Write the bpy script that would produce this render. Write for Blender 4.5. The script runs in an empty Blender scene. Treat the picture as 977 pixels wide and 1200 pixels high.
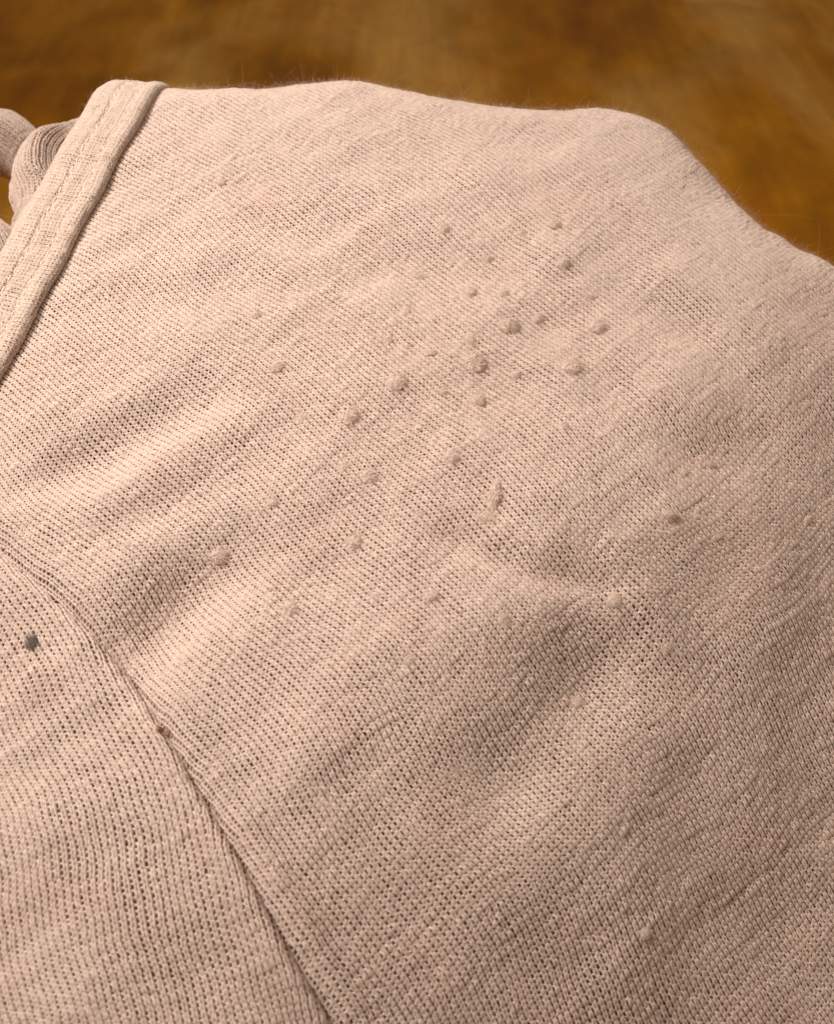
import bpy, math, random
import numpy as np
from mathutils import Vector

random.seed(7)
RNG = np.random.default_rng(7)
scene = bpy.context.scene
col = scene.collection

# ------------------------------------------------------------------ camera
IW, IH = 977.0, 1200.0                 # size of the photograph the layout was measured on
CZ, PITCH, TV = 0.125, math.radians(48.0), 0.532
CAM = np.array([0.0, 0.0, CZ])
FWD = np.array([0.0, math.cos(PITCH), -math.sin(PITCH)])
UPV = np.array([0.0, math.sin(PITCH), math.cos(PITCH)])
cd = bpy.data.cameras.new('camera')
cam = bpy.data.objects.new('camera', cd)
col.objects.link(cam)
cam.location = CAM
cam.rotation_euler = (math.pi / 2 - PITCH, 0, 0)
cd.sensor_fit = 'VERTICAL'
cd.sensor_height = 24.0
cd.sensor_width = 24.0
cd.lens = 12.0 / TV
cd.clip_start = 0.005
cd.clip_end = 20.0
cd.dof.use_dof = True
cd.dof.focus_distance = 0.139
cd.dof.aperture_fstop = 26.0
scene.camera = cam

# ------------------------------------------------------------------ light
world = bpy.data.worlds.new('World')
scene.world = world
world.use_nodes = True
bg = world.node_tree.nodes['Background']
bg.inputs[0].default_value = (1.0, 0.76, 0.55, 1)
bg.inputs[1].default_value = 0.17


def area_lamp(name, loc, target, size, power, colour, spread=180.0):
    ld = bpy.data.lights.new(name, 'AREA')
    ld.shape = 'DISK'
    ld.size = size
    ld.energy = power
    ld.color = colour
    ld.spread = math.radians(spread)
    o = bpy.data.objects.new(name, ld)
    col.objects.link(o)
    o.location = loc
    o.rotation_euler = (Vector(target) - Vector(loc)).to_track_quat('-Z', 'Y').to_euler()
    return o


area_lamp('table_lamp', (-0.29, 0.16, 0.36), (-0.020, 0.108, 0.03), 0.125, 0.222, (1.0, 0.91, 0.82), 52.0)
area_lamp('ceiling_lamp', (0.05, 1.3, 1.9), (0, 0.1, 0.03), 0.7, 15.0, (1.0, 0.88, 0.74))

scene.view_settings.view_transform = 'Standard'
scene.view_settings.look = 'None'
scene.view_settings.exposure = 0.0
scene.view_settings.gamma = 1.0

# ------------------------------------------------------------------ maths helpers


def ray(px, py):
    px = np.asarray(px, float)
    py = np.asarray(py, float)
    nx = (px - IW / 2) / (IH / 2) * TV
    ny = (IH / 2 - py) / (IH / 2) * TV
    d = FWD[None, :] + ny.reshape(-1, 1) * UPV[None, :]
    d = d + nx.reshape(-1, 1) * np.array([[1.0, 0, 0]])
    return d


def project(p):
    v = p - CAM
    z = v @ FWD
    px = (v[..., 0] / z) / TV * (IH / 2) + IW / 2
    py = IH / 2 - ((v @ UPV) / z) / TV * (IH / 2)
    return px, py, z


TZ = -0.022                            # the tabletop
P0, PS = 0.0115, math.tan(math.radians(14.0))     # body plane of the mound: z = P0 + PS*y
# the near part of the mound flattens out towards the viewer


def on_plane(px, py):
    d = ray(px, py)
    t = (P0 - CZ) / (d[:, 2] - PS * d[:, 1])
    return CAM + t[:, None] * d


def smooth_line(pts, n=12):
    pts = np.asarray(pts, float)
    p = np.vstack([2 * pts[0] - pts[1], pts, 2 * pts[-1] - pts[-2]])
    out = []
    for i in range(1, len(p) - 2):
        for k in range(n):
            t = k / n
            a, b, c, d = p[i - 1], p[i], p[i + 1], p[i + 2]
            out.append(0.5 * (2 * b + (c - a) * t + (2 * a - 5 * b + 4 * c - d) * t * t
                              + (3 * b - a - 3 * c + d) * t ** 3))
    out.append(pts[-1])
    return np.array(out)


def line_dist(X, Y, line):
    """distance to a polyline, signed (+ on its left hand), and 0..1 along it"""
    best = np.full(X.shape, 1e9)
    sgn = np.zeros(X.shape)
    along = np.zeros(X.shape)
    n = len(line) - 1
    for i in range(n):
        ax, ay = line[i][:2]
        bx, by = line[i + 1][:2]
        dx, dy = bx - ax, by - ay
        L = dx * dx + dy * dy + 1e-18
        t0 = ((X - ax) * dx + (Y - ay) * dy) / L
        lo = -1e9 if i == 0 else 0
        hi = 1e9 if i == n - 1 else 1
        t = np.clip(t0, lo, hi)
        ex, ey = X - ax - t * dx, Y - ay - t * dy
        d = ex * ex + ey * ey
        m = d < best
        best[m] = d[m]
        sgn[m] = np.sign(dx * ey - dy * ex)[m]
        along[m] = ((i + t) / n)[m]
    return np.sqrt(best) * sgn, along


def wavy(X, Y, lam, n, rng):
    s = np.zeros(np.broadcast(X, Y).shape)
    for _ in range(n):
        th = rng.uniform(0, 2 * math.pi)
        k = 2 * math.pi / (lam * rng.uniform(0.65, 1.5))
        s = s + np.sin(k * (X * math.cos(th) + Y * math.sin(th)) + rng.uniform(0, 6.28))
    return s / math.sqrt(n)


def sstep(x, a, b):
    t = np.clip((x - a) / (b - a), 0, 1)
    return t * t * (3 - 2 * t)


# ------------------------------------------------------------------ the shape of the heap of cloth
SIL = [(-420, 150), (-250, 128), (-120, 112), (0, 106), (100, 102), (190, 105), (300, 106), (345, 101), (405, 96), (445, 101),
       (500, 113), (560, 123), (610, 129), (660, 131), (700, 128), (750, 137), (790, 158), (830, 200),
       (870, 245), (910, 277), (950, 298), (977, 312), (1040, 350), (1130, 400), (1260, 480), (1400, 590)]
SEAM_PX = [(-220, 480), (-120, 550), (-40, 606), (0, 642), (60, 695), (115, 748), (150, 787), (190, 850), (230, 918),
           (280, 1003), (330, 1092), (385, 1182), (440, 1270), (520, 1400)]
BAND_PX = [(-150, 730), (-70, 575), (4, 441), (60, 338), (110, 244), (152, 166), (186, 108)]

G = 0.0004
gx = np.arange(-0.17, 0.17 + G / 2, G)
gy = np.arange(-0.035, 0.235 + G / 2, G)
XX, YY = np.meshgrid(gx, gy)          # [iy, ix]


def px_line(pts, n=8):
    p = smooth_line(pts, n)
    w = on_plane(p[:, 0], p[:, 1])
    return w[:, :2]


SEAM = px_line(SEAM_PX, 6)
seam_d, _ = line_dist(XX, YY, SEAM)    # runs towards the viewer: left hand (+) is the shoulder side

# folds: polyline in photograph pixels, half width in px, height in mm (- for a valley)
FOLDS = [
    ([(20, 575), (100, 540), (180, 500), (270, 450)], 26, -1.8),
    ([(10, 500), (90, 470), (190, 415), (300, 370)], 34, 0.5),
    ([(60, 600), (170, 560), (330, 470)], 26, 0.8),
    ([(120, 625), (210, 585), (290, 560)], 20, -0.6),
    ([(140, 790), (190, 725), (240, 680), (320, 640)], 40, -3.6),
    ([(140, 680), (215, 630), (300, 580)], 30, 0.9),
    ([(480, 612), (560, 642), (640, 668), (740, 665)], 17, -1.1),
    ([(520, 700), (600, 705), (660, 715)], 30, 0.7),
    ([(760, 700), (700, 765), (620, 850), (540, 940)], 50, -3.3),
    ([(600, 900), (700, 900), (800, 960)], 60, 0.5),
    ([(660, 560), (740, 640), (840, 720), (977, 800)], 26, 0.8),
    ([(730, 590), (800, 680), (890, 765), (990, 820)], 24, -1.0),
    ([(770, 520), (850, 515), (990, 460)], 26, -0.9),
    ([(700, 470), (820, 440), (960, 390)], 30, 0.5),
    ([(690, 320), (780, 365), (850, 415), (930, 500)], 24, -0.9),
    ([(760, 290), (860, 350), (990, 400)], 24, 0.5),
    ([(420, 470), (520, 400), (620, 330), (720, 250)], 34, 0.45),
    ([(330, 330), (430, 265), (560, 215), (660, 190)], 26, 0.5),
    ([(360, 300), (450, 240), (540, 200)], 16, -0.45),
    ([(280, 380), (360, 300), (410, 240)], 22, -0.45),
    ([(60, 400), (150, 350), (260, 330), (330, 300)], 26, -0.4),
    ([(330, 700), (420, 650), (480, 560)], 30, -0.35),
    ([(760, 830), (860, 920), (930, 1010), (1000, 1110)], 60, -1.2),
    ([(560, 1000), (700, 1000), (820, 1080)], 60, 0.5),
    ([(400, 860), (470, 960), (500, 1090)], 55, -0.7),
    ([(250, 800), (330, 870), (400, 980)], 36, 0.5),
    ([(40, 800), (60, 860), (40, 930)], 30, -0.7),
    ([(0, 960), (60, 1000), (90, 1120), (80, 1250)], 50, 0.9),
    ([(160, 1000), (210, 1100), (260, 1220)], 45, -0.9),
    ([(470, 300), (560, 330), (700, 440)], 30, -0.4),
]


def heap():
    Z = P0 + PS * YY
    # a slight dome, falling off towards the lower right and towards the viewer
    Z = Z - 0.55 * np.maximum(XX - 0.015, 0) ** 2 * 2.2 - 0.25 * np.minimum(XX + 0.02, 0) ** 2
    br = sstep(XX * 0.8 - (YY - 0.07) * 0.75, 0.0, 0.10)
    Z = Z - 0.031 * br
    rng = np.random.default_rng(3)
    Z = Z + 0.00022 * wavy(XX, YY, 0.018, 14, rng) + 0.00007 * wavy(XX, YY, 0.007, 14, rng)
    for pts, w, amp in FOLDS:
        p = np.asarray(pts, float)
        m = p.mean(0)
        wl = px_line(pts, 3)
        ww = np.linalg.norm(on_plane([m[0]], [m[1]])[0] - on_plane([m[0] + w], [m[1]])[0])
        ww *= 1.25
        amp *= 0.72
        best, al = line_dist(XX, YY, wl)
        end = np.clip(np.minimum(al, 1 - al) * 2.2 + 0.35, 0, 1)
        end = end * end * (3 - 2 * end)
        # beyond the ends the line runs on straight: fade it there
        Z = Z + amp * 0.001 * np.exp(-(best / ww) ** 2) * end
    # the sewn seam: a groove with a soft raised lip on the shoulder side
    sd = seam_d
    Z = Z - 0.0006 * np.exp(-(sd / 0.0011) ** 2) + 0.00055 * np.exp(-((sd - 0.0024) / 0.0013) ** 2) \
        - 0.0007 * sstep(-sd, 0.000, 0.004) + 0.0002 * np.exp(-((sd + 0.0018) / 0.001) ** 2)
    return Z


HEAP = heap()


def build_height(ridge):
    # the far side rolls over and drops to the table
    d, _ = line_dist(XX, YY, ridge)       # ridge runs left to right: right hand (-) is the near side
    r = 0.0032
    q = d / r
    Z = HEAP - 1.9 * r * np.where(q > 30, q, np.log1p(np.exp(np.minimum(q, 30))))
    return Z


def hmap(Z, x, y):
    fx = np.clip((x - gx[0]) / G, 0, len(gx) - 1.001)
    fy = np.clip((y - gy[0]) / G, 0, len(gy) - 1.001)
    ix = fx.astype(int)
    iy = fy.astype(int)
    tx = fx - ix
    ty = fy - iy
    return (Z[iy, ix] * (1 - tx) * (1 - ty) + Z[iy, ix + 1] * tx * (1 - ty)
            + Z[iy + 1, ix] * (1 - tx) * ty + Z[iy + 1, ix + 1] * tx * ty)


def seam_cut(d, y):
    # pressed flat near the shoulder, sinking to a deeper crease lower down
    return (0.0006 + 0.0006 * sstep(0.078 - y, 0, 0.035)) * np.exp(-np.abs(d / 0.00042) ** 1.6)


sil = smooth_line(SIL, 2)
goal = sil.copy()
aim = sil.copy()
H = None
for it in range(5):
    w = on_plane(aim[:, 0], aim[:, 1])
    H = build_height(w[:, :2])
    if it == 4:
        break
    P = np.stack([XX, YY, H], -1)
    m = YY > 0.03
    qx, qy, _ = project(P[m])
    bins = np.round(qx / 8).astype(int)
    lo, hi = int(-430 / 8), int(1410 / 8)
    top = np.full(hi - lo + 1, 1e9)
    ok = (bins >= lo) & (bins <= hi)
    np.minimum.at(top, bins[ok] - lo, qy[ok])
    xs = np.arange(lo, hi + 1) * 8.0
    good = top < 1e8
    cur = np.interp(aim[:, 0], xs[good], top[good])
    want = np.interp(aim[:, 0], goal[:, 0], goal[:, 1])
    aim[:, 1] += np.clip(want - cur, -60, 60) * 0.8
H = np.maximum(H, TZ + 0.0012)
DHX = np.gradient(H, G, axis=1)
DHY = np.gradient(H, G, axis=0)


def on_cloth(px, py):
    """first point where the view ray of a photograph pixel meets the cloth"""
    d = ray(px, py)
    n = len(d)
    t = np.full(n, 0.06)
    hit = np.zeros(n, bool)
    for _ in range(700):
        p = CAM + t[:, None] * d
        below = p[:, 2] < hmap(H, p[:, 0], p[:, 1])
        hit |= below
        t = np.where(hit, t, t + 0.0004)
    return CAM + t[:, None] * d


def normals(x, y):
    n = np.stack([-hmap(DHX, x, y), -hmap(DHY, x, y), np.ones_like(x)], -1)
    return n / np.linalg.norm(n, axis=-1, keepdims=True)


# ------------------------------------------------------------------ materials


def material(name):
    m = bpy.data.materials.new(name)
    m.use_nodes = True
    nt = m.node_tree
    return m, nt, nt.nodes['Principled BSDF']


def yarn_material(name, base, warm, fibre=9000.0, bump=0.25, rough=0.62, sheen=0.25, deep=0.00006):
    m, nt, b = material(name)
    N = nt.nodes
    L = nt.links
    tc = N.new('ShaderNodeTexCoord')
    n1 = N.new('ShaderNodeTexNoise')
    n1.inputs['Scale'].default_value = 95.0
    n1.inputs['Detail'].default_value = 3.0
    L.new(tc.outputs['Object'], n1.inputs['Vector'])
    n2 = N.new('ShaderNodeTexNoise')
    n2.inputs['Scale'].default_value = 1500.0
    n2.inputs['Detail'].default_value = 2.0
    L.new(tc.outputs['Object'], n2.inputs['Vector'])
    r1 = N.new('ShaderNodeMapRange')
    r1.inputs[1].default_value = 0.50
    r1.inputs[2].default_value = 0.78
    L.new(n1.outputs['Fac'], r1.inputs[0])
    mix = N.new('ShaderNodeMix')
    mix.data_type = 'RGBA'
    mix.inputs[6].default_value = (*base, 1)
    mix.inputs[7].default_value = (*warm, 1)
    L.new(r1.outputs[0], mix.inputs[0])
    hs = N.new('ShaderNodeHueSaturation')
    r2 = N.new('ShaderNodeMapRange')
    r2.inputs[1].default_value = 0.25
    r2.inputs[2].default_value = 0.75
    r2.inputs[3].default_value = 0.84
    r2.inputs[4].default_value = 1.10
    L.new(n2.outputs['Fac'], r2.inputs[0])
    L.new(r2.outputs[0], hs.inputs['Value'])
    L.new(mix.outputs[2], hs.inputs['Color'])
    L.new(hs.outputs[0], b.inputs['Base Color'])
    b.inputs['Roughness'].default_value = rough
    b.inputs['Specular IOR Level'].default_value = 0.45
    b.inputs['Sheen Weight'].default_value = sheen
    b.inputs['Sheen Roughness'].default_value = 0.5
    b.inputs['Sheen Tint'].default_value = (1.0, 0.86, 0.74, 1)
    n3 = N.new('ShaderNodeTexNoise')
    n3.inputs['Scale'].default_value = fibre
    n3.inputs['Detail'].default_value = 1.0
    L.new(tc.outputs['Object'], n3.inputs['Vector'])
    bp = N.new('ShaderNodeBump')
    bp.inputs['Strength'].default_value = bump
    bp.inputs['Distance'].default_value = deep
    L.new(n3.outputs['Fac'], bp.inputs['Height'])
    L.new(bp.outputs[0], b.inputs['Normal'])
    return m


BASE = (0.72, 0.56, 0.487)
WARM = (0.71, 0.52, 0.452)
M_YARN = yarn_material('cotton_yarn', BASE, WARM)
M_BAND = yarn_material('neckband_yarn', (0.72, 0.57, 0.485), (0.71, 0.53, 0.44))
M_PILL = yarn_material('pill_fluff', (0.83, 0.665, 0.58), (0.82, 0.63, 0.54), 5000, 0.0, 0.95, 0.3)
M_THREAD = yarn_material('sewing_thread', (0.80, 0.655, 0.565), (0.79, 0.62, 0.53), 9000, 0.2, 0.5, 0.1)
M_LINT = yarn_material('grey_lint', (0.20, 0.16, 0.13), (0.13, 0.105, 0.085), 5000, 0.0, 0.95, 0.1)
M_RED = yarn_material('red_lint', (0.33, 0.11, 0.07), (0.27, 0.09, 0.06), 5000, 0.5, 0.9, 0.1)
M_INNER_SHADED = yarn_material('shaded_inner_cotton', (0.58, 0.31, 0.20), (0.54, 0.27, 0.17))  # same cotton, with the stitch holes' shade put into its colour as darker brown
M_FOLD = yarn_material('soft_fold_cotton', (0.66, 0.47, 0.36), (0.64, 0.42, 0.32), 2600, 0.9)



def let_light_through(m, share, tint):
    nt = m.node_tree
    out = nt.nodes['Material Output']
    b = nt.nodes['Principled BSDF']
    tr = nt.nodes.new('ShaderNodeBsdfTranslucent')
    tr.inputs[0].default_value = (*tint, 1)
    mx = nt.nodes.new('ShaderNodeMixShader')
    mx.inputs[0].default_value = share
    nt.links.new(b.outputs[0], mx.inputs[1])
    nt.links.new(tr.outputs[0], mx.inputs[2])
    nt.links.new(mx.outputs[0], out.inputs[0])


M_HAIR = yarn_material('loose_fibre', (0.80, 0.63, 0.53), (0.78, 0.58, 0.47), 5000, 0.0, 0.9, 0.2)
let_light_through(M_HAIR, 0.5, (0.85, 0.68, 0.57))
M_HAIR_GREY = yarn_material('grey_fibre', (0.30, 0.235, 0.19), (0.22, 0.17, 0.14), 5000, 0.0, 0.9, 0.2)
let_light_through(M_HAIR_GREY, 0.5, (0.34, 0.26, 0.21))

# ------------------------------------------------------------------ mesh helpers


def mesh_object(name, V, F, mat, parent=None, smooth=True):
    V = np.ascontiguousarray(V, dtype=np.float32).reshape(-1, 3)
    F = np.ascontiguousarray(F, dtype=np.int32)
    k = F.shape[1]
    me = bpy.data.meshes.new(name)
    me.vertices.add(len(V))
    me.vertices.foreach_set('co', V.ravel())
    me.loops.add(F.size)
    me.loops.foreach_set('vertex_index', F.ravel())
    me.polygons.add(len(F))
    me.polygons.foreach_set('loop_start', np.arange(0, F.size, k, dtype=np.int32))
    me.polygons.foreach_set('use_smooth', np.full(len(F), smooth, dtype=bool))
    me.update(calc_edges=True)
    me.materials.append(mat)
    o = bpy.data.objects.new(name, me)
    col.objects.link(o)
    if parent is not None:
        o.parent = parent
    return o


def gutters(C, Nrm, rad, keep, arc=105.0, ns=4):
    """C [rows, n, 3] yarn centre lines -> vertices and quads of half-open round strands; keep [rows, n]"""
    T = np.empty_like(C)
    T[:, 1:-1] = C[:, 2:] - C[:, :-2]
    T[:, 0] = C[:, 1] - C[:, 0]
    T[:, -1] = C[:, -1] - C[:, -2]
    T /= np.linalg.norm(T, axis=-1, keepdims=True) + 1e-12
    S = np.cross(T, Nrm)
    S /= np.linalg.norm(S, axis=-1, keepdims=True) + 1e-12
    U = np.cross(S, T)
    ph = np.radians(np.linspace(-arc, arc, ns))
    V = C[:, :, None, :] + rad[:, :, None, None] * (np.cos(ph)[None, None, :, None] * U[:, :, None, :]
                                                    + np.sin(ph)[None, None, :, None] * S[:, :, None, :])
    R, n = keep.shape
    idx = np.arange(R * n * ns).reshape(R, n, ns)
    m = keep[:, :-1] & keep[:, 1:]
    a = idx[:, :-1, :-1][m]
    b = idx[:, 1:, :-1][m]
    c = idx[:, 1:, 1:][m]
    d = idx[:, :-1, 1:][m]
    F = np.stack([a, d, c, b], -1).reshape(-1, 4)
    V = V.reshape(-1, 3)
    used = np.zeros(len(V), bool)
    used[F.ravel()] = True
    new = np.cumsum(used) - 1
    return V[used], new[F]


SPT = 8     # points of yarn in one stitch


def stitch_rows(a0, a1, b0, b1, W, CP, rng):
    ni = int((a1 - a0) / W)
    nj = int((b1 - b0) / CP)
    t = np.arange(ni * SPT + 1) / SPT * 2 * math.pi + math.pi / 8
    J = np.arange(nj)
    a = (W / (2 * math.pi) * t + 0.15 * W * np.sin(2 * t) - 0.07 * W * np.sin(t))[None, :] + np.zeros((nj, 1)) + a0
    b = (b0 + CP * J)[:, None] + 0.92 * CP * np.cos(t)[None, :]
    h = -np.cos(2 * t)[None, :] + np.zeros((nj, 1))
    # every stitch is drawn a little differently
    si = np.minimum((np.arange(ni * SPT + 1) // SPT), ni - 1)
    ja = rng.normal(0, 0.055, (nj, ni)) * W
    jb = rng.normal(0, 0.085, (nj, ni)) * CP
    jh = rng.normal(0, 0.24, (nj, ni))
    jr = rng.normal(1.0, 0.09, (nj, ni)) * (1 + 0.05 * wavy(np.arange(ni)[None, :] * 1.0, np.arange(nj)[:, None] * 23.7, 14.0, 8, rng))

    def spread(q):
        x = np.arange(ni * SPT + 1) / SPT - 0.5
        i0 = np.clip(np.floor(x).astype(int), 0, ni - 2)
        f = np.clip(x - i0, 0, 1)
        return q[:, i0] * (1 - f) + q[:, i0 + 1] * f
    return a + spread(ja), b + spread(jb), h + spread(jh), spread(jr) * (1 + rng.normal(0, 0.05, (nj, 1)))


# ------------------------------------------------------------------ wale direction in plan, measured along the wale lines of the photograph
band_d, _ = line_dist(XX, YY, px_line(BAND_PX + [(205, 74)], 6))   # runs away from the viewer: right hand (-) is the shoulder side


def panel(name, parent, c, theta, curve, box, W, CP, rad, lift, side, seed):
    """a knitted panel: courses of yarn loops laid on the cloth shape.
    theta = wale direction in plan (degrees) at c, curve = how fast it turns along the wale (1/m)"""
    rng = np.random.default_rng(seed)
    a, b, h, rr = stitch_rows(box[0], box[1], box[2], box[3], W, CP, rng)

    def place(a, b):
        ph = math.radians(theta) + curve * b
        t0 = math.radians(theta)
        ox, oy = c[0] - math.sin(t0) / curve, c[1] + math.cos(t0) / curve
        k = 1 / curve - a
        return ox + np.sin(ph) * k, oy - np.cos(ph) * k

    def inside(x, y, z, tol):
        px, py, dep = project(np.stack([x, y, z], -1))
        d = hmap(seam_d, x, y)
        k = (px > -110 - tol) & (px < IW + 110 + tol) & (py > 40 - tol) & (py < IH + 100 + tol) & (dep > 0.03)
        k &= (x > gx[2]) & (x < gx[-3]) & (y > gy[2]) & (y < gy[-3]) & (z > TZ + 0.003)
        e = 0.0001 + tol * 1e-4
        k &= hmap(band_d, x, y) < 0.003 + e
        return k & ((d > -e) if side > 0 else (d < e))

    x, y = place(a, b)
    keep = inside(x, y, hmap(H, x, y), 30)
    rows = np.where(keep.any(1))[0]
    cols = np.where(keep.any(0))[0]
    sl = (slice(rows[0], rows[-1] + 1), slice(cols[0], cols[-1] + 1))
    a, b, h, rr = a[sl], b[sl], h[sl], rr[sl]
    # the knit is pulled a little out of line
    fa = a + 0.00060 * wavy(a, b, 0.030, 6, rng) + 0.00009 * wavy(a, b, 0.006, 6, rng)
    fb = b + 0.00060 * wavy(a, b, 0.030, 6, rng) + 0.00011 * wavy(a, b, 0.006, 6, rng)
    x, y = place(fa, fb)
    z = hmap(H, x, y)
    keep = inside(x, y, z, 0)
    z = z - seam_cut(hmap(seam_d, x, y), y)
    # trim to the rows and columns that are used
    rows = np.where(keep.any(1))[0]
    cols = np.where(keep.any(0))[0]
    sl = (slice(rows[0], rows[-1] + 1), slice(cols[0], cols[-1] + 1))
    x, y, z, h, rr, keep = x[sl], y[sl], z[sl], h[sl], rr[sl], keep[sl]
    n = normals(x, y)
    # cloth is not one even thickness: nap and wear flatten it in places
    flat = 0.9 + 0.15 * wavy(x, y, 0.012, 6, rng)
    C = np.stack([x, y, z], -1) + n * (lift * h * flat)[..., None]
    V, F = gutters(C, n, rad * rr, keep)
    o = mesh_object(name, V, F, M_YARN, parent)
    o['kind'] = 'stuff'
    print(name, len(F) * 2, 'tris')
    return o


# ------------------------------------------------------------------ table
def table_material():
    m, nt, b = material('varnished_wood')
    N = nt.nodes
    L = nt.links
    tc = N.new('ShaderNodeTexCoord')
    mp = N.new('ShaderNodeMapping')
    mp.inputs['Scale'].default_value = (20, 9, 10)
    mp.inputs['Rotation'].default_value = (0, 0, 0.12)
    mp.inputs['Location'].default_value = (3.7, 1.2, 0)
    L.new(tc.outputs['Object'], mp.inputs['Vector'])
    n1 = N.new('ShaderNodeTexNoise')
    n1.inputs['Scale'].default_value = 1.0
    n1.inputs['Detail'].default_value = 5
    n1.inputs['Distortion'].default_value = 0.15
    L.new(mp.outputs[0], n1.inputs['Vector'])
    r = N.new('ShaderNodeValToRGB')
    e = r.color_ramp.elements
    e[0].position, e[0].color = 0.34, (0.22, 0.070, 0.0004, 1)
    e[1].position, e[1].color = 0.66, (0.52, 0.27, 0.055, 1)
    x = e.new(0.5)
    x.color = (0.37, 0.148, 0.003, 1)
    L.new(n1.outputs['Fac'], r.inputs[0])
    mp2 = N.new('ShaderNodeMapping')
    mp2.inputs['Scale'].default_value = (45, 28, 10)
    mp2.inputs['Rotation'].default_value = (0, 0, 0.1)
    L.new(tc.outputs['Object'], mp2.inputs['Vector'])
    n2 = N.new('ShaderNodeTexNoise')
    n2.inputs['Scale'].default_value = 1.0
    n2.inputs['Detail'].default_value = 4
    n2.inputs['Distortion'].default_value = 0.6
    L.new(mp2.outputs[0], n2.inputs['Vector'])
    r2 = N.new('ShaderNodeMapRange')
    r2.inputs[1].default_value = 0.3
    r2.inputs[2].default_value = 0.7
    r2.inputs[3].default_value = 0.78
    r2.inputs[4].default_value = 1.2
    L.new(n2.outputs['Fac'], r2.inputs[0])
    hs = N.new('ShaderNodeHueSaturation')
    mp3 = N.new('ShaderNodeMapping')
    mp3.inputs['Scale'].default_value = (260, 22, 10)
    mp3.inputs['Rotation'].default_value = (0, 0, 0.5)
    L.new(tc.outputs['Object'], mp3.inputs['Vector'])
    n4 = N.new('ShaderNodeTexNoise')
    n4.inputs['Scale'].default_value = 1.0
    n4.inputs['Detail'].default_value = 3
    L.new(mp3.outputs[0], n4.inputs['Vector'])
    r4 = N.new('ShaderNodeMapRange')
    r4.inputs[1].default_value = 0.3
    r4.inputs[2].default_value = 0.7
    r4.inputs[3].default_value = 0.93
    r4.inputs[4].default_value = 1.06
    L.new(n4.outputs['Fac'], r4.inputs[0])
    mu = N.new('ShaderNodeMath')
    mu.operation = 'MULTIPLY'
    L.new(r2.outputs[0], mu.inputs[0])
    L.new(r4.outputs[0], mu.inputs[1])
    L.new(mu.outputs[0], hs.inputs['Value'])
    L.new(r.outputs[0], hs.inputs['Color'])
    L.new(hs.outputs[0], b.inputs['Base Color'])
    b.inputs['Roughness'].default_value = 0.42
    b.inputs['Specular IOR Level'].default_value = 0.06
    bp = N.new('ShaderNodeBump')
    bp.inputs['Strength'].default_value = 0.3
    bp.inputs['Distance'].default_value = 0.0006
    L.new(n1.outputs['Fac'], bp.inputs['Height'])
    L.new(bp.outputs[0], b.inputs['Normal'])
    return m


TV_ = [(-0.9, -0.45, TZ), (0.9, -0.45, TZ), (0.9, 1.15, TZ), (-0.9, 1.15, TZ)]
t = 0.025
top = mesh_object('tabletop', np.array(TV_ + [(a, b, TZ - t) for a, b, c in TV_]),
                  np.array([(0, 1, 2, 3), (7, 6, 5, 4), (0, 4, 5, 1), (1, 5, 6, 2), (2, 6, 7, 3), (3, 7, 4, 0)]), table_material(), smooth=False)
top['kind'] = 'structure'
top['label'] = 'mottled brown varnished wooden tabletop behind the cloth'

# ------------------------------------------------------------------ the shirt
shirt = bpy.data.objects.new('knit_shirt', None)
col.objects.link(shirt)
shirt.empty_display_size = 0.02
shirt['label'] = 'pale pink-beige knit cotton shirt covered in small pills, crumpled on the table'
shirt['category'] = 'shirt'

panel('shoulder_panel', shirt, (-0.010, 0.096), -44.0, -2.2, (-0.12, 0.12, -0.13, 0.13), 0.79e-3, 0.61e-3, 0.178e-3, 0.125e-3, +1, 11)
panel('chest_panel', shirt, (-0.042, 0.055), -58.0, -9.0, (-0.07, 0.07, -0.09, 0.09), 0.80e-3, 0.62e-3, 0.192e-3, 0.115e-3, -1, 12)

# the inside of the cloth under the loops, with painted shade for the gaps
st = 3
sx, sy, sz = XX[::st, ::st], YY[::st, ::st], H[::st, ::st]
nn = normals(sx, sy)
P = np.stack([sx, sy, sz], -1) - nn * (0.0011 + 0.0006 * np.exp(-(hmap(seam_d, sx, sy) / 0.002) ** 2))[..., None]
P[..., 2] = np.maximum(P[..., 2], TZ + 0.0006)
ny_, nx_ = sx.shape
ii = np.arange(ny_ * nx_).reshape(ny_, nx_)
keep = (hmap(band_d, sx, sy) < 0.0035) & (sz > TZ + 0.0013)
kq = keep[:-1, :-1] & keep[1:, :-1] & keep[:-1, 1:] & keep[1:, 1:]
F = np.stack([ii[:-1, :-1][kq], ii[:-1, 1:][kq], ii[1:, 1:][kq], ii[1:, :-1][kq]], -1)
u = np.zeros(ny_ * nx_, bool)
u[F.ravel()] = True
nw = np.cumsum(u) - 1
mesh_object('inner_face', P.reshape(-1, 3)[u], nw[F], M_INNER_SHADED, shirt)

# ------------------------------------------------------------------ neckband
rngb = np.random.default_rng(21)
edge_px = smooth_line(BAND_PX, 14)
eo = on_cloth(edge_px[:, 0], edge_px[:, 1])
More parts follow.
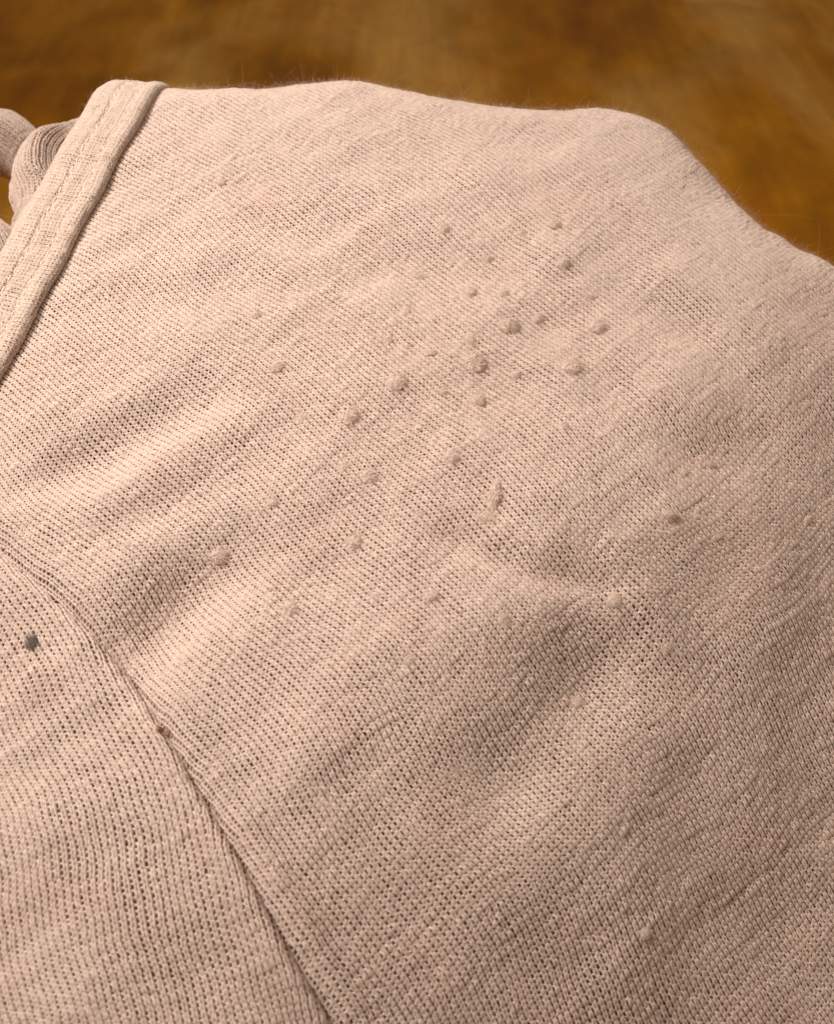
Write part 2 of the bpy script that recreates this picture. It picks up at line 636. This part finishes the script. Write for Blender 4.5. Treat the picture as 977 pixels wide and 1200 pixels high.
# carry on over the ridge and down the far side
d_end = eo[-1, :2] - eo[-8, :2]
d_end /= np.linalg.norm(d_end)
ext = np.array([eo[-1, :2] + d_end * k * 0.001 for k in range(1, 17)])
exy = np.vstack([eo[:, :2], ext])
ez = hmap(H, exy[:, 0], exy[:, 1])
e3 = np.column_stack([exy, ez])
ker = np.ones(7) / 7
for k in range(3):
    e3[:, k] = np.convolve(np.pad(e3[:, k], 3, mode='edge'), ker, 'valid')
seg = np.linalg.norm(np.diff(e3, axis=0), axis=1)
ES = np.concatenate([[0], np.cumsum(seg)])
BL = ES[-1]
BW = 0.0112
LIFT = 0.0016
CW = [0.0014, 0.0004, -0.0003, -0.0003, 0.0004, 0.0016, 0.0030, 0.0060, 0.0085, 0.0100, 0.0112, 0.0120, 0.0122]
CH = [-0.0003, -0.0001, 0.0004, 0.0010, 0.00145, 0.00150, 0.00125, 0.0015, 0.0014, 0.0006, -0.0010, -0.0040, -0.0080]
cl = np.concatenate([[0], np.cumsum(np.hypot(np.diff(CW), np.diff(CH)))])
CLEN = cl[-1]
GROOVES = (0.0052, 0.0086)


def band_point(s, q):
    """point on the band: s metres along it, q metres across (0 = under its right edge)"""
    ex = np.interp(s, ES, e3[:, 0])
    ey = np.interp(s, ES, e3[:, 1])
    ezz = np.interp(s, ES, e3[:, 2])
    dx = (np.interp(s + 0.002, ES, e3[:, 0]) - np.interp(s - 0.002, ES, e3[:, 0]))
    dy = (np.interp(s + 0.002, ES, e3[:, 1]) - np.interp(s - 0.002, ES, e3[:, 1]))
    L = np.hypot(dx, dy) + 1e-12
    lx, ly = -dy / L, dx / L                 # to the left of the way
    off = np.interp(q, cl, CW) + 0.00025 * np.sin(s * 410) * 0.6
    hh = np.interp(q, cl, CH)
    for gq in GROOVES:
        hh = hh - 0.00034 * np.exp(-((q - gq) / 0.00030) ** 2)
    hh = hh + 0.00006 * np.sin(s * 900 + 3 * np.sin(s * 230)) * np.exp(-((q - 0.006) / 0.003) ** 2)
    return np.stack([ex + lx * off, ey + ly * off, ezz + hh], -1)


def band_normal(s, q):
    e = 0.0003
    t1 = band_point(s + e, q) - band_point(s - e, q)
    t2 = band_point(s, q + e) - band_point(s, q - e)
    n = np.cross(t1, t2)
    n /= np.linalg.norm(n, axis=-1, keepdims=True) + 1e-12
    return n


a, b, h, rr = stitch_rows(0.0005, BL - 0.0005, 0.0, CLEN, 0.72e-3, 0.58e-3, rngb)
a = a + 0.00018 * wavy(a, b, 0.006, 8, rngb)
b = b + 0.00018 * wavy(a, b, 0.006, 8, rngb)
p = band_point(a, b)
n = band_normal(a, b)
kp = (b > 0.0002) & (b < CLEN - 0.0002) & (a < BL - 0.0004)
V, F = gutters(p + n * (0.09e-3 * h)[..., None], n, 0.17e-3 * rr, kp)
neckband = mesh_object('neckband', V, F, M_BAND, shirt)
print('neckband', len(F) * 2)
# backing of the band
ss, qq = np.meshgrid(np.linspace(0, BL, 120), np.linspace(0, CLEN, 40))
p = band_point(ss, qq) - band_normal(ss, qq) * 0.0003
ii = np.arange(p.shape[0] * p.shape[1]).reshape(p.shape[:2])
F = np.stack([ii[:-1, :-1], ii[:-1, 1:], ii[1:, 1:], ii[1:, :-1]], -1).reshape(-1, 4)
mesh_object('band_backing', p, F, M_BAND, neckband)


def tube(path, r, ns=6):
    path = np.asarray(path)
    T = np.gradient(path, axis=0)
    T /= np.linalg.norm(T, axis=1, keepdims=True) + 1e-12
    ref = np.array([0.0, 0.1, 1.0])
    S = np.cross(T, ref)
    S /= np.linalg.norm(S, axis=1, keepdims=True) + 1e-12
    U = np.cross(S, T)
    ph = np.linspace(0, 2 * math.pi, ns, endpoint=False)
    r = np.broadcast_to(r, (len(path),))
    V = path[:, None, :] + r[:, None, None] * (np.cos(ph)[None, :, None] * S[:, None, :] + np.sin(ph)[None, :, None] * U[:, None, :])
    ix = np.arange(len(path) * ns).reshape(len(path), ns)
    a_, b_ = ix[:-1], ix[1:]
    F = np.stack([a_, np.roll(a_, -1, 1), np.roll(b_, -1, 1), b_], -1).reshape(-1, 4)
    return V.reshape(-1, 3), F


def join(parts):
    Vs, Fs, o = [], [], 0
    for V, F in parts:
        Vs.append(V)
        Fs.append(F + o)
        o += len(V)
    return np.vstack(Vs), np.vstack(Fs)


# cover stitching: rows of short sewn stitches sunk into the band
for gi, gq in enumerate(GROOVES):
    parts = []
    s = 0.001 + 0.0004 * gi
    while s < BL - 0.003:
        ln = 0.00165 + random.gauss(0, 0.00012)
        tt = np.linspace(0, 1, 7)
        sv = s + tt * ln
        qv = gq + 0.00022 * (tt - 0.5) * (1 if gi % 2 else -1) + random.gauss(0, 0.00006) + 0 * tt
        pp = band_point(sv, qv) + band_normal(sv, qv) * ((np.sin(tt * math.pi) ** 0.6) * 0.00046 - 0.00016)[:, None]
        parts.append(tube(pp, 0.00019, 6))
        s += ln + 0.0004
    V, F = join(parts)
    o = mesh_object('stitching_row', V, F, M_THREAD, neckband)
    o['kind'] = 'stuff'

# ------------------------------------------------------------------ soft folds of the same shirt lying behind the band, plus one added for shade


def fold_roll(path_px, depth, rad_mm, name, seed):
    rng = np.random.default_rng(seed)
    p = smooth_line(path_px, 8)
    d = ray(p[:, 0], p[:, 1])
    dep = np.interp(np.linspace(0, 1, len(p)), np.linspace(0, 1, len(depth)), depth)
    c = CAM + d * dep[:, None]
    r = np.interp(np.linspace(0, 1, len(p)), np.linspace(0, 1, len(rad_mm)), rad_mm) * 0.001
    L = np.concatenate([[0], np.cumsum(np.linalg.norm(np.diff(c, axis=0), axis=1))])
    T = np.gradient(c, axis=0)
    T /= np.linalg.norm(T, axis=1, keepdims=True)
    S = np.cross(T, np.array([0.0, 0.3, 1.0]))
    S /= np.linalg.norm(S, axis=1, keepdims=True)
    U = np.cross(S, T)
    k1, k2, k3 = rng.uniform(0, 6.28, 3)

    def at(s, f):
        """s metres along the roll, f radians round it"""
        def ip(A):
            return np.stack([np.interp(s, L, A[:, k]) for k in range(3)], -1)
        rad = np.interp(s, L, r) * (1 + 0.10 * np.sin(2 * f + k1 + 60 * s) + 0.07 * np.sin(3 * f + k2 - 170 * s) + 0.04 * np.sin(7 * f + k3 + 90 * s)
                                    + 0.05 * np.sin(420 * s + k2 + 2 * f))
        return ip(c) + rad[..., None] * (np.cos(f)[..., None] * ip(S) + np.sin(f)[..., None] * ip(U))
    ss, ff = np.meshgrid(np.linspace(0, L[-1], 40), np.linspace(0, 2 * math.pi, 49), indexing='ij')
    P = at(ss, ff)
    idx = np.arange(P.shape[0] * P.shape[1]).reshape(P.shape[:2])
    F = np.stack([idx[:-1, :-1], idx[:-1, 1:], idx[1:, 1:], idx[1:, :-1]], -1).reshape(-1, 4)
    roll = mesh_object(name, P - 0.0, F, M_FOLD, shirt)
    rm = float(r.mean())
    a, b, h, rr = stitch_rows(0.0, 2 * math.pi * rm, 0.0005, L[-1] - 0.0005, 0.87e-3, 0.67e-3, rng)
    f = a / rm
    p = at(b, f)
    e = 1e-3
    n = np.cross(at(b + 2e-4, f) - at(b - 2e-4, f), at(b, f + 0.03) - at(b, f - 0.03))
    n /= np.linalg.norm(n, axis=-1, keepdims=True) + 1e-15
    out = p - np.stack([np.interp(b, L, c[:, k]) for k in range(3)], -1)
    n *= np.sign((n * out).sum(-1, keepdims=True))
    qx, qy, _ = project(p)
    seen = ((n * (CAM - p)).sum(-1) > -0.02) & (qx > -110)
    V, F = gutters(p + n * (0.13e-3 * h + 0.0001)[..., None], n, 0.19e-3 * rr, seen & (b > 0.001) & (b < L[-1] - 0.001))
    o = mesh_object('knit_face', V, F, M_YARN, roll)
    o['kind'] = 'stuff'
    return roll


fold_roll([(110, 140), (66, 178), (48, 215), (52, 265), (30, 330)], [0.196, 0.191, 0.188, 0.186, 0.186], [0.8, 4.6, 5.6, 5.0, 4.0], 'shading_fold', 1)
fold_roll([(-90, 190), (-30, 166), (5, 168), (40, 190), (70, 230)], [0.215, 0.213, 0.212, 0.212, 0.212], [5, 6.2, 6.4, 5.0, 3.6], 'shading_fold', 2)
fold_roll([(-120, 250), (-50, 262), (-12, 285), (10, 320), (20, 370)], [0.185, 0.184, 0.183, 0.182, 0.182], [3.5, 4.0, 4.4, 4.4, 4.0], 'shading_fold', 3)

fold_roll([(-95, 120), (-75, 180), (-62, 250), (-75, 340)], [0.205, 0.20, 0.196, 0.19], [5, 6.5, 6.5, 6], 'shading_fold', 4)  # unseen roll added out of frame to cast shade into the hollow

# ------------------------------------------------------------------ pills on the cloth
PILLS = [(465, 450, 13, 1), (557, 427, 15, 1), (670, 432, 14, 1), (595, 383, 14, 1.3), (630, 375, 9, 1.2), (550, 343, 9, 1),
         (410, 490, 13, 1.3), (433, 560, 12, 1), (404, 548, 8, 1), (530, 537, 10, 1), (580, 583, 14, 2.6), (569, 607, 10, 1.3),
         (415, 638, 12, 1.2), (340, 715, 11, 1.2), (258, 653, 12, 1.1), (700, 385, 11, 1), (480, 775, 10, 1), (533, 905, 8, 1),
         (300, 370, 7, 1), (325, 432, 9, 1.3), (490, 325, 9, 1.2), (570, 305, 8, 1), (660, 310, 9, 1), (475, 365, 8, 1),
         (610, 275, 7, 1), (760, 350, 8, 1), (550, 400, 9, 1.3), (560, 470, 10, 1.4), (785, 605, 9, 1.6), (800, 555, 8, 1),
         (830, 545, 8, 1.5), (590, 728, 10, 1), (720, 705, 10, 1), (650, 265, 8, 1), (540, 620, 7, 1), (490, 605, 7, 1),
         (355, 490, 8, 1), (395, 320, 7, 1), (260, 215, 6, 1), (375, 940, 9, 1.4), (215, 910, 6, 1.2), (675, 825, 9, 1),
         (755, 1095, 8, 1), (945, 610, 7, 1.5), (780, 760, 9, 1), (520, 270, 8, 1.2), (605, 440, 7, 1), (840, 630, 8, 1.3),
         (690, 560, 7, 1), (660, 500, 7, 1), (110, 620, 7, 1), (150, 640, 6, 1), (440, 700, 8, 1), (505, 700, 9, 1.2), (320, 590, 7, 1), (455, 400, 7, 1), (505, 415, 7, 1.3), (520, 460, 6, 1), (590, 345, 7, 1), (530, 310, 6, 1), (625, 410, 7, 1.2), (480, 490, 6, 1), (440, 300, 6, 1.2), (690, 350, 7, 1)]


def pill_mesh(name, seed, hairs=230):
    rng = np.random.default_rng(seed)
    import bmesh
    bm = bmesh.new()
    bmesh.ops.create_icosphere(bm, subdivisions=3, radius=1.0)
    V = np.array([v.co[:] for v in bm.verts])
    F = np.array([[v.index for v in f.verts] for f in bm.faces])
    bm.free()
    k = 1 + 0.22 * wavy(V[:, 0] + 0.7 * V[:, 2], V[:, 1] - 0.4 * V[:, 2], 2.2, 6, rng) + 0.06 * wavy(V[:, 0] - V[:, 2], V[:, 1] + V[:, 2], 0.7, 8, rng)
    for lam, am in ((0.45, 0.05), (0.25, 0.04)):
        k = k + am * wavy(V[:, 0] * 1.3 + V[:, 2], V[:, 1] - 1.2 * V[:, 2] + 0.5 * V[:, 0], lam, 9, rng)
    k *= 1 + 0.35 * np.maximum(0, -V[:, 2])
    V = V * k[:, None]
    parts = [(V * 0.80, F)]
    for _ in range(hairs):
        # a fibre wound round the ball, its end often standing off
        d = rng.normal(0, 1, 3)
        d[2] = abs(d[2]) * 0.8
        d /= np.linalg.norm(d)
        t = np.cross(d, rng.normal(0, 1, 3))
        t /= np.linalg.norm(t)
        L = rng.uniform(0.5, 1.9)
        r0 = rng.uniform(0.84, 1.0)
        r1 = r0 + (rng.uniform(0.1, 0.7) if rng.random() < 0.6 else rng.uniform(-0.1, 0.1))
        nrm = np.cross(d, t)
        w = rng.uniform(0.014, 0.026)
        pts = []
        for q in (0, 0.33, 0.66, 1.0):
            p = (math.cos(L * q) * d + math.sin(L * q) * t) * (r0 + (r1 - r0) * q * q)
            p = p + nrm * 0.12 * math.sin(q * 5 + L * 9)
            pts += [p - nrm * w, p + nrm * w]
        parts.append((np.array(pts), np.array([[0, 1, 3], [0, 3, 2], [2, 3, 5], [2, 5, 4], [4, 5, 7], [4, 7, 6]])))
    V, F = join(parts)
    return V, F


CORE_FACES = 1280


def fluff(o, mat):
    o.data.materials.append(mat)
    mi = np.zeros(len(o.data.polygons), dtype=np.int32)
    mi[CORE_FACES:] = 1
    o.data.polygons.foreach_set('material_index', mi)


protos = []
for k in range(6):
    V, F = pill_mesh('pill', 50 + k)
    o = mesh_object('pill', V, F, M_PILL)
    fluff(o, M_PILL)
    protos.append(o.data)
    bpy.data.objects.remove(o)


def put(o, px, py, size, ratio, rot, sink=-0.02, flat=0.46):
    q = on_cloth([px], [py])[0]
    n = normals(np.array([q[0]]), np.array([q[1]]))[0]
    dep = (q - CAM) @ FWD
    s = size * dep * TV / 600
    nv = Vector(n)
    o.rotation_mode = 'QUATERNION'
    from mathutils import Quaternion
    o.rotation_quaternion = nv.to_track_quat('Z', 'Y') @ Quaternion((0, 0, 1), rot)
    o.scale = (s * 0.85 / math.sqrt(ratio), s * 0.85 * math.sqrt(ratio), s * flat)
    o.location = Vector(q) + nv * (s * sink + 0.00012)


for i, (x, y, s, ra) in enumerate(PILLS):
    o = bpy.data.objects.new('pill', protos[i % 6])
    col.objects.link(o)
    o.parent = shirt
    rot = {10: 0.0}.get(i, random.uniform(-0.9, 0.9) + (1.2 if i % 3 else 0))
    put(o, x, y, s * 1.12, ra, rot, 0.02, 0.42)

lv, lf = pill_mesh('lint_ball', 91)
lint = mesh_object('lint_ball', lv, lf, M_LINT)
fluff(lint, M_HAIR_GREY)
put(lint, 40, 755, 12.5, 1.2, 0.3, 0.02, 0.45)
lint['label'] = 'small dark grey ball of lint on the cloth left of the diagonal seam'
lint['category'] = 'lint'
rv, rf = pill_mesh('lint_fleck', 95, 120)
fleck = mesh_object('lint_fleck', rv, rf, M_RED)
put(fleck, 188, 856, 4.2, 1.7, 0.2, 0.5, 0.6)
fleck['label'] = 'tiny reddish fleck of lint caught in the diagonal seam'
fleck['category'] = 'lint'

# ------------------------------------------------------------------ loose fibres standing off the cloth


def fibres(name, x, y, z, n, length, width, rng, mat, parent):
    N_ = len(x)
    base = np.stack([x, y, z], -1)
    rnd = rng.normal(0, 1, (N_, 3))
    lean = rnd - (rnd * n).sum(-1, keepdims=True) * n
    lean /= np.linalg.norm(lean, axis=-1, keepdims=True)
    rnd2 = rng.normal(0, 1, (N_, 3))
    up = rng.uniform(0.15, 0.9, (N_, 1))
    L = (length * rng.uniform(0.4, 1.5, N_))[:, None]
    p0 = base
    p1 = base + L * (0.45 * up * n + 0.35 * lean)
    p2 = p1 + L * (0.25 * up * n + 0.35 * lean + 0.22 * rnd2)
    p3 = p2 + L * (-0.05 * n + 0.3 * lean + 0.25 * rnd2)
    wv = np.cross(lean, n + 0.4 * rnd2)
    wv /= np.linalg.norm(wv, axis=-1, keepdims=True)
    wv = wv * width
    V = np.stack([p0 - wv, p0 + wv, p1 - wv, p1 + wv, p2 - wv * 0.8, p2 + wv * 0.8, p3 - wv * 0.4, p3 + wv * 0.4], 1)
    o = (np.arange(N_) * 8)[:, None, None]
    F = (np.array([[0, 1, 3, 2], [2, 3, 5, 4], [4, 5, 7, 6]])[None] + o).reshape(-1, 4)
    ob = mesh_object(name, V, F, mat, parent)
    ob['kind'] = 'stuff'
    return ob


rngf = np.random.default_rng(77)
NF = 62000
fx = rngf.uniform(-0.12, 0.12, NF)
fy = rngf.uniform(0.0, 0.21, NF)
fz = hmap(H, fx, fy)
qx, qy, _ = project(np.stack([fx, fy, fz], -1))
k = (qx > -120) & (qx < IW + 120) & (qy > 50) & (qy < IH + 100) & (fz > TZ + 0.004) & (hmap(band_d, fx, fy) < -0.0005)
fx, fy, fz = fx[k], fy[k], fz[k]
fibres('fuzz', fx, fy, fz + 0.0001, normals(fx, fy), 0.0011, 0.0000085, rngf, M_HAIR, shirt)
print('fibres', k.sum())
# a nap of finer hairs where the cloth turns over
hx = rngf.uniform(-0.11, 0.13, 400000)
hy = rngf.uniform(0.06, 0.21, 400000)
hz = hmap(H, hx, hy)
hp = np.stack([hx, hy, hz], -1)
hn = normals(hx, hy)
vw = CAM - hp
vw /= np.linalg.norm(vw, axis=-1, keepdims=True)
qx, qy, _ = project(hp)
k = (np.abs((hn * vw).sum(-1)) < 0.30) & (hz > TZ + 0.006) & (qx > -80) & (qx < IW + 80) & (hmap(band_d, hx, hy) < -0.0005)
k &= rngf.random(len(k)) < 0.9
fibres('fuzz', hx[k], hy[k], hz[k], hn[k], 0.0010, 0.0000065, rngf, M_HAIR, shirt)
print('nap', k.sum())
k = np.where(k)[0]
k = k[rngf.random(len(k)) < 0.05]
fibres('stray_fibres', hx[k], hy[k], hz[k], hn[k], 0.0028, 0.0000085, rngf, M_HAIR, shirt)
# the rubbed patch round the pills is fuzzier than the rest
w = on_cloth([520], [460])[0]
wx = w[0] + rngf.normal(0, 0.022, 14000)
wy = w[1] + rngf.normal(0, 0.022, 14000)
fibres('fuzz', wx, wy, hmap(H, wx, wy) + 0.0001, normals(wx, wy), 0.0013, 0.000008, rngf, M_HAIR, shirt)
fs = rngf.uniform(0.001, BL - 0.001, 5000)
fq = rngf.uniform(0.001, CLEN * 0.9, 5000)
p = band_point(fs, fq)
fibres('fuzz', p[:, 0], p[:, 1], p[:, 2], band_normal(fs, fq), 0.0009, 0.0000085, rngf, M_HAIR, neckband)
